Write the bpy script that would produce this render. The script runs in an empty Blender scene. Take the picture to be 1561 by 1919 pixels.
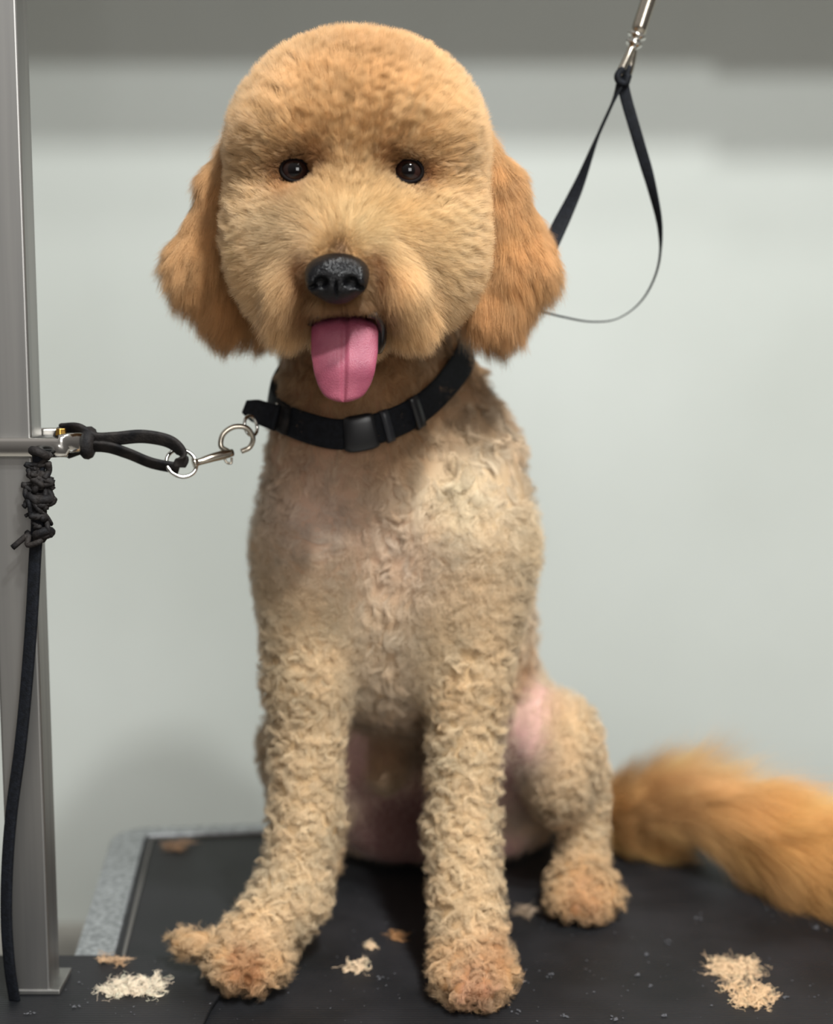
import bpy, bmesh, math, random
import numpy as np
from mathutils import Vector, Matrix

# ------------------------------------------------------------------ camera, light, exposure
SC = bpy.context.scene
COL = SC.collection
F = 2700.0                      # focal length in pixels of the 1561 x 1919 frame
PITCH = math.radians(7.4)
TZ = 0.36                       # height of the table's working surface
CZ = TZ + 0.48                  # height of the camera
HAIR = 1.0                      # hair density multiplier

cam_data = bpy.data.cameras.new('camera')
cam = bpy.data.objects.new('camera', cam_data)
COL.objects.link(cam)
cam.location = (0, 0, CZ)
cam.rotation_euler = (math.pi / 2 - PITCH, 0, 0)
cam_data.sensor_fit = 'VERTICAL'
cam_data.sensor_height = 36.0
cam_data.sensor_width = 36.0
cam_data.lens = F / 1919.0 * 36.0
cam_data.dof.use_dof = True
cam_data.dof.focus_distance = 0.945
cam_data.dof.aperture_fstop = 3.1
cam_data.clip_start = 0.01
SC.camera = cam

SC.view_settings.view_transform = 'Standard'
SC.view_settings.look = 'None'
SC.view_settings.gamma = 1.0
SC.view_settings.use_curve_mapping = False
SC.view_settings.exposure = 0.0
SC.cycles_curves.shape = 'RIBBONS'
SC.cycles.max_bounces = 8
SC.cycles.diffuse_bounces = 3
SC.cycles.transmission_bounces = 4
SC.cycles.glossy_bounces = 4

world = bpy.data.worlds.new('room_light')
SC.world = world
world.use_nodes = True
wn = world.node_tree.nodes
wbg = wn['Background']
wtc = wn.new('ShaderNodeTexCoord')
wsp = wn.new('ShaderNodeSeparateXYZ')
wrm = wn.new('ShaderNodeValToRGB')
wmr = wn.new('ShaderNodeMapRange')
wmr.inputs['From Min'].default_value = -1
wl = world.node_tree.links
wl.new(wtc.outputs['Generated'], wsp.inputs[0])
wl.new(wsp.outputs['Z'], wmr.inputs['Value'])
wl.new(wmr.outputs[0], wrm.inputs[0])
wl.new(wrm.outputs[0], wbg.inputs['Color'])
wrm.color_ramp.elements[0].position = 0.42
wrm.color_ramp.elements[0].color = (0.20, 0.185, 0.175, 1)
wrm.color_ramp.elements[1].position = 0.80
wrm.color_ramp.elements[1].color = (1.0, 0.94, 0.90, 1)
wbg.inputs['Strength'].default_value = 0.38


def area_light(name, loc, aim, size, power, color=(1, 1, 1), size_y=None):
    ld = bpy.data.lights.new(name, 'AREA')
    ld.energy = power
    ld.color = color
    ld.size = size
    if size_y:
        ld.shape = 'RECTANGLE'
        ld.size_y = size_y
    lo = bpy.data.objects.new(name, ld)
    COL.objects.link(lo)
    lo.location = loc
    d = Vector(aim) - Vector(loc)
    lo.rotation_euler = d.to_track_quat('-Z', 'Y').to_euler()
    return lo


LP = (0.62, 2.62)               # x and height of the row of ceiling lamps
area_light('ceiling_lamp', (LP[0], -0.85, LP[1]), (0.0, 1.1, 0.6), 0.12, 46, (0.98, 1, 0.985))
area_light('ceiling_lamp', (LP[0] - .05, -0.28, LP[1]), (0.0, 1.1, 0.6), 0.12, 55, (0.98, 1, 0.985))
area_light('ceiling_lamp', (LP[0] - .1, 0.07, LP[1]), (0.0, 1.1, 0.6), 0.12, 12, (0.98, 1, 0.985))

area_light('fill_light', (0.55, -1.7, 1.35), (0.0, 1.0, 0.8), 0.9, 20, (1, 0.98, 0.95))  # added soft fill behind the camera to brighten the dog's front

# ------------------------------------------------------------------ helpers
CT, ST = math.cos(PITCH), math.sin(PITCH)


def W(px, py, y):
    """the point of the place at distance y in front of the camera seen at photo pixel (px, py)"""
    u = (px - 780.5) / F
    v = (py - 959.5) / F
    ry = CT - v * ST
    rz = -ST - v * CT
    t = y / ry
    return np.array([u * t, y, CZ + rz * t])


def G(px, py, z=None):
    """the point on the table top seen at photo pixel (px, py)"""
    z = TZ if z is None else z
    u = (px - 780.5) / F
    v = (py - 959.5) / F
    ry = CT - v * ST
    rz = -ST - v * CT
    t = (z - CZ) / rz
    return np.array([u * t, ry * t, z])


def srgb(r, g, b):
    c = np.array([r, g, b], float) / 255.0
    return np.where(c <= 0.04045, c / 12.92, ((c + 0.055) / 1.055) ** 2.4)


def rgba(r, g, b):
    c = srgb(r, g, b)
    return (float(c[0]), float(c[1]), float(c[2]), 1.0)


def tag(o, label=None, cat=None, group=None, kind=None):
    if label: o['label'] = label
    if cat: o['category'] = cat
    if group: o['group'] = group
    if kind: o['kind'] = kind
    return o


def empty(name, loc, label=None, cat=None, group=None):
    o = bpy.data.objects.new(name, None)
    o.empty_display_size = 0.05
    COL.objects.link(o)
    o.location = loc
    bpy.context.view_layer.update()
    return tag(o, label, cat, group)


def link(o, parent=None):
    COL.objects.link(o)
    if parent is not None:
        o.parent = parent
        loc = Vector((0, 0, 0))
        q = parent
        while q is not None:
            loc += q.location
            q = q.parent
        o.location = -loc if o.type != 'EMPTY' else o.location - loc
    return o


def mesh_obj(name, verts, faces, mat, parent=None, smooth=True):
    me = bpy.data.meshes.new(name)
    me.from_pydata([tuple(map(float, v)) for v in verts], [], [tuple(int(i) for i in f) for f in faces])
    me.update()
    if smooth:
        me.polygons.foreach_set('use_smooth', [True] * len(me.polygons))
    if mat: me.materials.append(mat)
    o = bpy.data.objects.new(name, me)
    return link(o, parent)


def bm_obj(name, bm, mat, parent=None, smooth=False, bevel=0.0, segs=2):
    me = bpy.data.meshes.new(name)
    bm.normal_update()
    bm.to_mesh(me)
    bm.free()
    if smooth:
        me.polygons.foreach_set('use_smooth', [True] * len(me.polygons))
    if mat: me.materials.append(mat)
    o = bpy.data.objects.new(name, me)
    if bevel:
        m = o.modifiers.new('bevel', 'BEVEL')
        m.width = bevel
        m.segments = segs
        m.limit_method = 'ANGLE'
    return link(o, parent)


def add_box(bm, c, s, rot=None):
    mt = Matrix.Translation(Vector(c))
    if rot is not None: mt = mt @ rot
    mt = mt @ Matrix.Diagonal((s[0], s[1], s[2], 1))
    bmesh.ops.create_cube(bm, size=1.0, matrix=mt)
    return bm


def catmull(pts, n=8, closed=False):
    P = [np.array(p, float) for p in pts]
    out = []
    m = len(P)
    rng = range(m if closed else m - 1)
    for i in rng:
        if closed:
            a, b, c, d = P[(i - 1) % m], P[i], P[(i + 1) % m], P[(i + 2) % m]
        else:
            b, c = P[i], P[i + 1]
            a = P[i - 1] if i > 0 else 2 * b - c
            d = P[i + 2] if i + 2 < m else 2 * c - b
        for k in range(n):
            t = k / n
            out.append(0.5 * ((2 * b) + (-a + c) * t + (2 * a - 5 * b + 4 * c - d) * t * t + (-a + 3 * b - 3 * c + d) * t ** 3))
    if not closed: out.append(P[-1])
    return out


def tube_data(path, rad, closed=False, seg=12, flat=None, up=None, twist=None, base=0):
    """sweep of an ellipse (rad x rad*flat) along a path; up fixes the strap's wide direction"""
    P = np.array(path, float)
    n = len(P)
    if np.isscalar(rad): rad = np.full(n, float(rad))
    T = np.zeros_like(P)
    T[1:-1] = P[2:] - P[:-2]
    T[0] = P[1] - P[0]
    T[-1] = P[-1] - P[-2]
    if closed:
        T[0] = P[1] - P[-1]
        T[-1] = P[0] - P[-2]
    T /= np.linalg.norm(T, axis=1)[:, None] + 1e-12
    verts, faces = [], []
    ref = np.array([0, 0, 1.0]) if abs(T[0][2]) < 0.9 else np.array([0, 1.0, 0])
    N = np.cross(T[0], ref)
    N /= np.linalg.norm(N)
    for i in range(n):
        if up is not None:
            uu = np.array(up[i] if len(np.shape(up)) == 2 else up, float)
            N = uu - T[i] * uu.dot(T[i])
        else:
            N = N - T[i] * N.dot(T[i])
        N = N / (np.linalg.norm(N) + 1e-12)
        B = np.cross(T[i], N)
        for k in range(seg):
            a = 2 * math.pi * k / seg
            ca, sa = math.cos(a), math.sin(a)
            fl = 1.0
            if flat is not None:
                # rounded-rectangle-like section for straps
                ca = math.copysign(abs(ca) ** 0.55, ca)
                sa = math.copysign(abs(sa) ** 0.55, sa)
                fl = flat
            verts.append(P[i] + (N * ca + B * sa * fl) * rad[i])
    for i in range(n if closed else n - 1):
        j = (i + 1) % n
        for k in range(seg):
            k2 = (k + 1) % seg
            faces.append((base + i * seg + k, base + i * seg + k2, base + j * seg + k2, base + j * seg + k))
    if not closed:
        faces.append(tuple(base + k for k in range(seg))[::-1])
        faces.append(tuple(base + (n - 1) * seg + k for k in range(seg)))
    return verts, faces


def tube(name, path, rad, mat, parent=None, **kw):
    v, f = tube_data(path, rad, **kw)
    return mesh_obj(name, v, f, mat, parent)


def tubes(name, specs, mat, parent=None):
    V, Fc = [], []
    for path, rad, kw in specs:
        v, f = tube_data(path, rad, base=len(V), **kw)
        V += v
        Fc += f
    return mesh_obj(name, V, Fc, mat, parent)


def ring_path(c, r, ax, n=28, r2=None):
    ax = Vector(ax).normalized()
    u = ax.orthogonal().normalized()
    v = ax.cross(u)
    r2 = r2 or r
    return [np.array(Vector(c) + u * r * math.cos(2 * math.pi * i / n) + v * r2 * math.sin(2 * math.pi * i / n)) for i in range(n)]


# ------------------------------------------------------------------ materials
def mat(name, color, rough=0.5, metal=0.0, **kw):
    m = bpy.data.materials.new(name)
    m.use_nodes = True
    b = m.node_tree.nodes['Principled BSDF']
    b.inputs['Base Color'].default_value = color
    b.inputs['Roughness'].default_value = rough
    b.inputs['Metallic'].default_value = metal
    for k, v in kw.items():
        b.inputs[k.replace('_', ' ')].default_value = v
    return m


def noise_mix(m, scale, c1, c2, lo=0.35, hi=0.65, detail=4, coord='Object', stretch=None, bump=0.0, bump_scale=None, target='Base Color'):
    nt = m.node_tree
    b = nt.nodes['Principled BSDF']
    tc = nt.nodes.new('ShaderNodeTexCoord')
    mp = nt.nodes.new('ShaderNodeMapping')
    nz = nt.nodes.new('ShaderNodeTexNoise')
    nz.inputs['Scale'].default_value = scale
    nz.inputs['Detail'].default_value = detail
    if stretch: mp.inputs['Scale'].default_value = stretch
    rp = nt.nodes.new('ShaderNodeValToRGB')
    rp.color_ramp.elements[0].position = lo
    rp.color_ramp.elements[1].position = hi
    rp.color_ramp.elements[0].color = c1
    rp.color_ramp.elements[1].color = c2
    nt.links.new(tc.outputs[coord], mp.inputs[0])
    nt.links.new(mp.outputs[0], nz.inputs['Vector'])
    nt.links.new(nz.outputs['Fac'], rp.inputs[0])
    nt.links.new(rp.outputs[0], b.inputs[target])
    if bump:
        n2 = nt.nodes.new('ShaderNodeTexNoise')
        n2.inputs['Scale'].default_value = bump_scale or scale * 4
        n2.inputs['Detail'].default_value = 3
        nt.links.new(mp.outputs[0], n2.inputs['Vector'])
        bp = nt.nodes.new('ShaderNodeBump')
        bp.inputs['Strength'].default_value = bump
        bp.inputs['Distance'].default_value = 0.002
        nt.links.new(n2.outputs['Fac'], bp.inputs['Height'])
        nt.links.new(bp.outputs[0], b.inputs['Normal'])
    return m


M_wall = noise_mix(mat('wall_panel', rgba(190, 194, 189), 0.5), 1.6, rgba(185, 189, 183), rgba(195, 199, 194), bump=0.05, bump_scale=40)
M_floor = noise_mix(mat('floor_vinyl', rgba(150, 147, 140), 0.5), 9, rgba(120, 116, 110), rgba(158, 154, 147))
M_steel = noise_mix(mat('brushed_steel', rgba(150, 149, 147), 0.46, 1.0), 2.0, rgba(150, 149, 147), rgba(166, 164, 161), stretch=(40, 40, 1))
M_alu = noise_mix(mat('hammered_aluminium', rgba(180, 182, 184), 0.42, 0.85), 220, rgba(150, 153, 157), rgba(205, 208, 211), bump=0.4, bump_scale=420)
M_chrome = mat('chrome', rgba(222, 220, 214), 0.13, 1.0)
M_nickel = mat('worn_nickel', rgba(196, 188, 174), 0.22, 1.0)
M_brass = mat('brass', rgba(205, 160, 82), 0.28, 1.0)
M_black = noise_mix(mat('black_nylon', rgba(18, 20, 26), 0.7), 320, rgba(6, 8, 13), rgba(16, 19, 26), bump=0.25, bump_scale=900)
M_black_worn = noise_mix(mat('worn_black_nylon', rgba(34, 33, 34), 0.7), 90, rgba(12, 12, 15), rgba(42, 38, 36), bump=0.3, bump_scale=600)
for m_ in (M_black, M_black_worn): m_.node_tree.nodes['Principled BSDF'].inputs['Specular IOR Level'].default_value = 0.22
M_plastic = mat('black_plastic', rgba(17, 18, 22), 0.33)
M_cabinet = mat('cabinet_panel', rgba(200, 200, 196), 0.5)


def mat_rubber(name):
    m = mat(name, rgba(27, 29, 33), 0.5)
    nt = m.node_tree
    b = nt.nodes['Principled BSDF']
    tc = nt.nodes.new('ShaderNodeTexCoord')
    # fine ribs running along the table
    wv = nt.nodes.new('ShaderNodeTexWave')
    wv.bands_direction = 'Y'
    wv.inputs['Scale'].default_value = 95
    wv.inputs['Distortion'].default_value = 0.0
    nt.links.new(tc.outputs['Object'], wv.inputs['Vector'])
    nz = nt.nodes.new('ShaderNodeTexNoise')
    nz.inputs['Scale'].default_value = 14
    nz.inputs['Detail'].default_value = 6
    nt.links.new(tc.outputs['Object'], nz.inputs['Vector'])
    rp = nt.nodes.new('ShaderNodeValToRGB')
    rp.color_ramp.elements[0].position = 0.35
    rp.color_ramp.elements[1].position = 0.72
    rp.color_ramp.elements[0].color = rgba(13, 15, 18)
    rp.color_ramp.elements[1].color = rgba(32, 31, 34)
    nt.links.new(nz.outputs['Fac'], rp.inputs[0])
    nt.links.new(rp.outputs[0], b.inputs['Base Color'])
    bp = nt.nodes.new('ShaderNodeBump')
    bp.inputs['Strength'].default_value = 0.3
    bp.inputs['Distance'].default_value = 0.0008
    nt.links.new(wv.outputs['Fac'], bp.inputs['Height'])
    nt.links.new(bp.outputs[0], b.inputs['Normal'])
    rr = nt.nodes.new('ShaderNodeMapRange')
    rr.inputs['To Min'].default_value = 0.42
    rr.inputs['To Max'].default_value = 0.66
    nt.links.new(nz.outputs['Fac'], rr.inputs['Value'])
    nt.links.new(rr.outputs[0], b.inputs['Roughness'])
    return m


M_rubber = mat_rubber('ribbed_black_rubber')


def mat_hair(name, rough=0.42, root=0.78):
    """coat fibre: each strand has its own colour, a little deeper at the root"""
    m = bpy.data.materials.new(name)
    m.use_nodes = True
    nt = m.node_tree
    nt.nodes.clear()
    N = nt.nodes.new
    K = nt.links.new
    out = N('ShaderNodeOutputMaterial')
    df = N('ShaderNodeBsdfDiffuse')
    hb = N('ShaderNodeBsdfHairPrincipled')
    hb.model = 'CHIANG'
    hb.parametrization = 'COLOR'
    hb.inputs['Roughness'].default_value = rough
    hb.inputs['Radial Roughness'].default_value = 0.6
    at = N('ShaderNodeAttribute')
    at.attribute_name = 'strand_color'
    an = N('ShaderNodeAttribute')
    an.attribute_name = 'lie_normal'
    hi = N('ShaderNodeHairInfo')
    mr = N('ShaderNodeMapRange')
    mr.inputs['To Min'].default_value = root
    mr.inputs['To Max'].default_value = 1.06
    mx = N('ShaderNodeVectorMath')
    mx.operation = 'SCALE'
    geo = N('ShaderNodeNewGeometry')
    nm = N('ShaderNodeMix')
    nm.data_type = 'VECTOR'
    nm.inputs['Factor'].default_value = 0.40
    nn = N('ShaderNodeVectorMath')
    nn.operation = 'NORMALIZE'
    mix = N('ShaderNodeMixShader')
    mix.inputs[0].default_value = 0.30
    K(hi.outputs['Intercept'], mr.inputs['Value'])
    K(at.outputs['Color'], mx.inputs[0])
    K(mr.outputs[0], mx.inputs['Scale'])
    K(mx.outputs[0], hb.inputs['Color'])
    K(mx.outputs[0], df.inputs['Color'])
    K(an.outputs['Vector'], nm.inputs[4])
    K(geo.outputs['Normal'], nm.inputs[5])
    K(nm.outputs[1], nn.inputs[0])
    K(nn.outputs[0], df.inputs['Normal'])
    K(df.outputs[0], mix.inputs[1])
    K(hb.outputs[0], mix.inputs[2])
    K(mix.outputs[0], out.inputs[0])
    return m


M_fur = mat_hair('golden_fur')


def mat_skin():
    m = mat('dog_skin', rgba(200, 150, 110), 0.6)
    nt = m.node_tree
    b = nt.nodes['Principled BSDF']
    at = nt.nodes.new('ShaderNodeAttribute')
    at.attribute_name = 'skin_color'
    nt.links.new(at.outputs['Color'], b.inputs['Base Color'])
    b.inputs['Specular IOR Level'].default_value = 0.25
    return m


M_skin = mat_skin()


# ------------------------------------------------------------------ signed distance modelling
def sd_ell(p, c, r, R=None):
    q = p - np.asarray(c)
    if R is not None: q = q @ R
    r = np.asarray(r, float)
    k0 = np.linalg.norm(q / r, axis=-1)
    k1 = np.linalg.norm(q / (r * r), axis=-1)
    return k0 * (k0 - 1.0) / np.maximum(k1, 1e-9)


def sd_cone(p, a, b, ra, rb):
    a = np.asarray(a); b = np.asarray(b)
    ab = b - a
    t = np.clip(((p - a) @ ab) / ab.dot(ab), 0, 1)
    return np.linalg.norm(p - (a + t[..., None] * ab), axis=-1) - (ra + (rb - ra) * t)


def smin(a, b, k):
    h = np.clip(0.5 + 0.5 * (b - a) / k, 0, 1)
    return b + (a - b) * h - k * h * (1 - h)


def smax(a, b, k):
    return -smin(-a, -b, k)


def rotm(ax, ang):
    return np.array(Matrix.Rotation(ang, 3, ax))


def surface_nets(fn, lo, hi, h):
    lo = np.array(lo, float); hi = np.array(hi, float)
    n = np.ceil((hi - lo) / h).astype(int) + 1
    xs = [lo[i] + h * np.arange(n[i]) for i in range(3)]
    D = np.empty(n, np.float32)
    step = max(1, int(600000 / (n[1] * n[2])))
    YZ = np.stack(np.meshgrid(xs[1], xs[2], indexing='ij'), -1)
    for i in range(0, n[0], step):
        xx = xs[0][i:i + step]
        P = np.empty((len(xx), n[1], n[2], 3))
        P[..., 0] = xx[:, None, None]
        P[..., 1:] = YZ[None]
        D[i:i + step] = fn(P)
    S = D < 0
    nx, ny, nz = n
    acc = np.zeros((nx - 1, ny - 1, nz - 1, 3), np.float32)
    cnt = np.zeros((nx - 1, ny - 1, nz - 1), np.float32)
    crosses = []
    for ax in range(3):
        sl0 = [slice(None)] * 3; sl1 = [slice(None)] * 3
        sl0[ax] = slice(0, -1); sl1[ax] = slice(1, None)
        d0, d1 = D[tuple(sl0)], D[tuple(sl1)]
        cr = S[tuple(sl0)] != S[tuple(sl1)]
        t = np.where(cr, d0 / np.where(cr, d0 - d1, 1), 0)
        crosses.append((ax, cr, S[tuple(sl0)]))
        o1, o2 = [a for a in range(3) if a != ax]
        for e1 in (0, 1):
            for e2 in (0, 1):
                s = [slice(None)] * 3
                s[o1] = slice(e1, e1 + n[o1] - 1)
                s[o2] = slice(e2, e2 + n[o2] - 1)
                c = cr[tuple(s)]
                tt = t[tuple(s)]
                acc[..., ax] += np.where(c, tt, 0)
                acc[..., o1] += np.where(c, e1, 0)
                acc[..., o2] += np.where(c, e2, 0)
                cnt += c
    act = cnt > 0
    idx = -np.ones(act.shape, np.int64)
    idx[act] = np.arange(act.sum())
    ijk = np.argwhere(act)
    V = lo + h * (ijk + acc[act] / cnt[act][:, None])
    faces = []
    for ax, cr, s0 in crosses:
        o1, o2 = [(1, 2), (2, 0), (0, 1)][ax]
        ii = np.argwhere(cr)
        ok = (ii[:, o1] > 0) & (ii[:, o2] > 0) & (ii[:, o1] < n[o1] - 1) & (ii[:, o2] < n[o2] - 1)
        ii = ii[ok]
        sg = s0[tuple(ii.T)]
        def at(a, b):
            q = ii.copy()
            q[:, o1] -= a
            q[:, o2] -= b
            return idx[tuple(q.T)]
        q = np.stack([at(1, 1), at(0, 1), at(0, 0), at(1, 0)], 1)
        q[~sg] = q[~sg][:, ::-1]
        faces.append(q)
    Fc = np.concatenate(faces)
    return V, Fc


def grad(fn, P, e=0.0012):
    g = np.empty_like(P)
    for a in range(3):
        d = np.zeros(3); d[a] = e
        g[:, a] = fn(P + d) - fn(P - d)
    return g / (np.linalg.norm(g, axis=1)[:, None] + 1e-12)


def np_mesh(name, V, Fc, m, parent=None):
    me = bpy.data.meshes.new(name)
    me.vertices.add(len(V))
    me.vertices.foreach_set('co', np.asarray(V, np.float32).ravel())
    me.loops.add(len(Fc) * 4)
    me.loops.foreach_set('vertex_index', Fc.astype(np.int32).ravel())
    me.polygons.add(len(Fc))
    me.polygons.foreach_set('loop_start', (np.arange(len(Fc)) * 4).astype(np.int32))
    me.polygons.foreach_set('loop_total', np.full(len(Fc), 4, np.int32))
    me.update(calc_edges=True)
    me.validate()
    me.polygons.foreach_set('use_smooth', np.ones(len(me.polygons), bool))
    if m: me.materials.append(m)
    o = bpy.data.objects.new(name, me)
    return link(o, parent)


# ------------------------------------------------------------------ hair strands
class Noise:
    """smooth random vector field (sum of random waves)"""
    def __init__(self, seed, n=14):
        r = np.random.RandomState(seed)
        k = r.normal(size=(n, 3))
        self.k = k / np.linalg.norm(k, axis=1)[:, None] * r.uniform(0.6, 1.5, (n, 1)) * 2 * math.pi
        self.ph = r.uniform(0, 2 * math.pi, (3, n))

    def __call__(self, p, wavelength):
        w = np.asarray(wavelength)
        q = p / (w[:, None] if w.ndim else w)
        a = q @ self.k.T
        s = math.sqrt(2.0 / a.shape[1])
        return np.stack([np.sin(a + self.ph[i]).sum(1) * s for i in range(3)], 1)


def worley(P, cell, seed):
    """nearest jittered cell centre of every point"""
    base = np.floor(P / cell).astype(np.int64)
    best = np.full(len(P), 1e9)
    cen = np.zeros_like(P)
    cid = np.zeros(len(P), np.int64)
    for dx in (-1, 0, 1):
        for dy in (-1, 0, 1):
            for dz in (-1, 0, 1):
                c = base + np.array([dx, dy, dz])
                hsh = (c[:, 0] * 73856093) ^ (c[:, 1] * 19349663) ^ (c[:, 2] * 83492791) ^ (seed * 2654435761)
                j = np.stack([((hsh * m + 12345) % 1000003) / 1000003.0 for m in (1103, 7919, 3571)], 1)
                q = (c + j) * cell
                d = ((P - q) ** 2).sum(1)
                u = d < best
                best[u] = d[u]
                cen[u] = q[u]
                cid[u] = hsh[u]
    return cen, cid


def make_curves(name, pts, rad_root, rad_tip, colors, m, parent=None, normals=None):
    """pts: n x k x 3 strands -> one hair object"""
    n, k, _ = pts.shape
    hc = bpy.data.hair_curves.new(name)
    hc.add_curves([k] * n)
    hc.points.foreach_set('position', pts.astype(np.float32).ravel())
    t = np.linspace(0, 1, k) ** 1.5
    rr = np.asarray(rad_root)[:, None] * (1 - t) + np.asarray(rad_tip)[:, None] * t
    hc.points.foreach_set('radius', rr.astype(np.float32).ravel())
    at = hc.attributes.new('strand_color', 'FLOAT_COLOR', 'CURVE')
    c4 = np.ones((n, 4), np.float32)
    c4[:, :3] = colors
    at.data.foreach_set('color', c4.ravel())
    nr = np.tile(np.array([0, -.3, .95], np.float32), (n, 1)) if normals is None else normals
    an = hc.attributes.new('lie_normal', 'FLOAT_VECTOR', 'CURVE')
    an.data.foreach_set('vector', np.ascontiguousarray(nr, np.float32).ravel())
    hc.materials.append(m)
    o = bpy.data.objects.new(name, hc)
    return link(o, parent)


# ------------------------------------------------------------------ the room
def slab(name, lo, hi, m, kind='structure', bevel=0.0):
    bm = bmesh.new()
    c = [(a + b) / 2 for a, b in zip(lo, hi)]
    s = [b - a for a, b in zip(lo, hi)]
    add_box(bm, c, s)
    o = bm_obj(name, bm, m, bevel=bevel)
    if kind: o['kind'] = kind
    return o


WY = 1.95
slab('wall_back', (-2.2, WY, 0), (2.2, WY + 0.1, 2.7), M_wall)
slab('floor', (-2.2, -1.5, -0.06), (2.2, WY, 0), M_floor)
# overhead wall unit: its lower front edge throws the stepped shadows on the wall
slab('wall_unit_1', (-2.2, 1.37, 1.476), (0.44, WY - .001, 1.56), M_cabinet)
slab('wall_unit_2', (0.44, 1.35, 1.476), (2.2, WY - .001, 1.56), M_cabinet)

# ------------------------------------------------------------------ grooming table
TA = math.radians(5.6)
TC = G(214, 1556)[:2]           # far left corner
TEX, TEY = np.array([math.cos(TA), math.sin(TA)]), np.array([-math.sin(TA), math.cos(TA)])
TWD, TDP = 0.98, 0.60


def tbl(s, t):
    q = TC + TEX * s - TEY * t
    return (float(q[0]), float(q[1]))


tm = tbl(TWD / 2, TDP / 2)
table = empty('grooming_table', (tm[0], tm[1], 0), 'low grooming table with ribbed black rubber top and rounded silver edge, under the dog', 'table')


def rounded_rect(inset, r, n=8, far=None):
    x0, y0, x1, y1 = inset, (inset if far is None else far), TWD - inset, TDP - inset
    pts = []
    for cx, cy, a0 in ((x1 - r, y1 - r, 0), (x0 + r, y1 - r, 90), (x0 + r, y0 + r, 180), (x1 - r, y0 + r, 270)):
        for i in range(n + 1):
            a = math.radians(a0 + 90 * i / n)
            pts.append(tbl(cx + r * math.cos(a), cy + r * math.sin(a)))
    return pts


def prism(name, outline, z0, z1, m, parent=None, bevel=0.0, smooth=False):
    n = len(outline)
    v = [(x, y, z0) for x, y in outline] + [(x, y, z1) for x, y in outline]
    f = [tuple(range(n))[::-1], tuple(range(n, 2 * n))]
    f += [(i, (i + 1) % n, n + (i + 1) % n, n + i) for i in range(n)]
    bm = bmesh.new()
    vs = [bm.verts.new(p) for p in v]
    for q in f: bm.faces.new([vs[i] for i in q])
    bmesh.ops.recalc_face_normals(bm, faces=bm.faces[:])
    return bm_obj(name, bm, m, parent, bevel=bevel, smooth=smooth)


def ring_prism(name, outer, inner, z0, z1, m, parent=None, bevel=0.0):
    n = len(outer)
    bm = bmesh.new()
    V = [bm.verts.new((x, y, z)) for ring, z in ((outer, z0), (outer, z1), (inner, z1), (inner, z0)) for x, y in ring]
    for a in range(4):
        b = (a + 1) % 4
        for i in range(n):
            j = (i + 1) % n
            bm.faces.new((V[a * n + i], V[a * n + j], V[b * n + j], V[b * n + i]))
    bmesh.ops.recalc_face_normals(bm, faces=bm.faces[:])
    return bm_obj(name, bm, m, parent, bevel=bevel)


prism('tabletop', rounded_rect(.004, .03), TZ - 0.032, TZ - 0.006, mat('table_board', rgba(40, 40, 42), 0.6), table)
ring_prism('edge_frame', rounded_rect(0, .034), rounded_rect(.031, .006, far=.021), TZ - 0.034, TZ + 0.0025, M_alu, table, bevel=0.0022)
prism('rubber_mat', rounded_rect(.0315, .006, far=.0215), TZ - 0.006, TZ, M_rubber, table)
tube('edge_bead', [(x, y, TZ + 0.0005) for x, y in rounded_rect(.0375, .006, far=.028)], 0.0016, mat('dark_bead', rgba(92, 90, 86), 0.5), table, closed=True, seg=8)
RZ = Matrix.Rotation(TA, 4, 'Z')
bm = bmesh.new()
add_box(bm, (tm[0], tm[1], 0.175), (0.16, 0.12, 0.29), RZ)
bm_obj('lift_column', bm, M_steel, table, bevel=0.004)
bm = bmesh.new()
for sx in (-1, 1):
    add_box(bm, (tm[0] + sx * 0.28 * TEX[0], tm[1] + sx * .28 * TEX[1], 0.02), (0.05, 0.50, 0.04), RZ)
add_box(bm, (tm[0], tm[1], 0.02), (0.6, 0.06, 0.035), RZ)
bm_obj('base', bm, M_steel, table, bevel=0.004)

# loose rubber pad over the near left corner
pad_z = TZ + 0.0030
pl, pr = G(60, 1797, pad_z), G(470, 1797, pad_z)
pn = G(398, 1890, pad_z)
yb = pl[1]
pad_o = [(-0.42, 0.72), (pn[0] - 0.02, 0.72), (pn[0], pn[1]), (G(440, 1830, pad_z)[0], G(440, 1830, pad_z)[1]), (pr[0] - 0.012, yb), (-0.42, yb)]
pad = prism('rubber_pad', pad_o, TZ + 0.0028, TZ + 0.0062, M_rubber, bevel=0.001)
tag(pad, 'flat black rubber pad under the steel post at the near left corner', 'pad')

# ------------------------------------------------------------------ steel post
py0 = G(60, 1880, TZ)[1]
fxl = W(20, 1880, py0)[0]
fxr = W(95, 1880, py0)[0]
pw = fxr - fxl
post = empty('grooming_post', ((fxl + fxr) / 2, py0 + pw / 2, TZ + 0.006), 'square brushed steel post standing at the left edge of the picture', 'post')
bm = bmesh.new()
add_box(bm, ((fxl + fxr) / 2, py0 + pw / 2, TZ + 0.0065 + 0.6), (pw, pw, 1.2))
bm_obj('square_tube', bm, M_steel, post, bevel=0.0018, segs=3)
bm = bmesh.new()
add_box(bm, ((fxl + fxr) / 2 + .003, py0 + pw / 2 + .003, TZ + 0.0085), (pw + 0.008, pw + 0.008, 0.004))
bm_obj('base_plate', bm, M_steel, post, bevel=0.001)
pcx, pcy = (fxl + fxr) / 2, py0 + pw / 2

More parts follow.
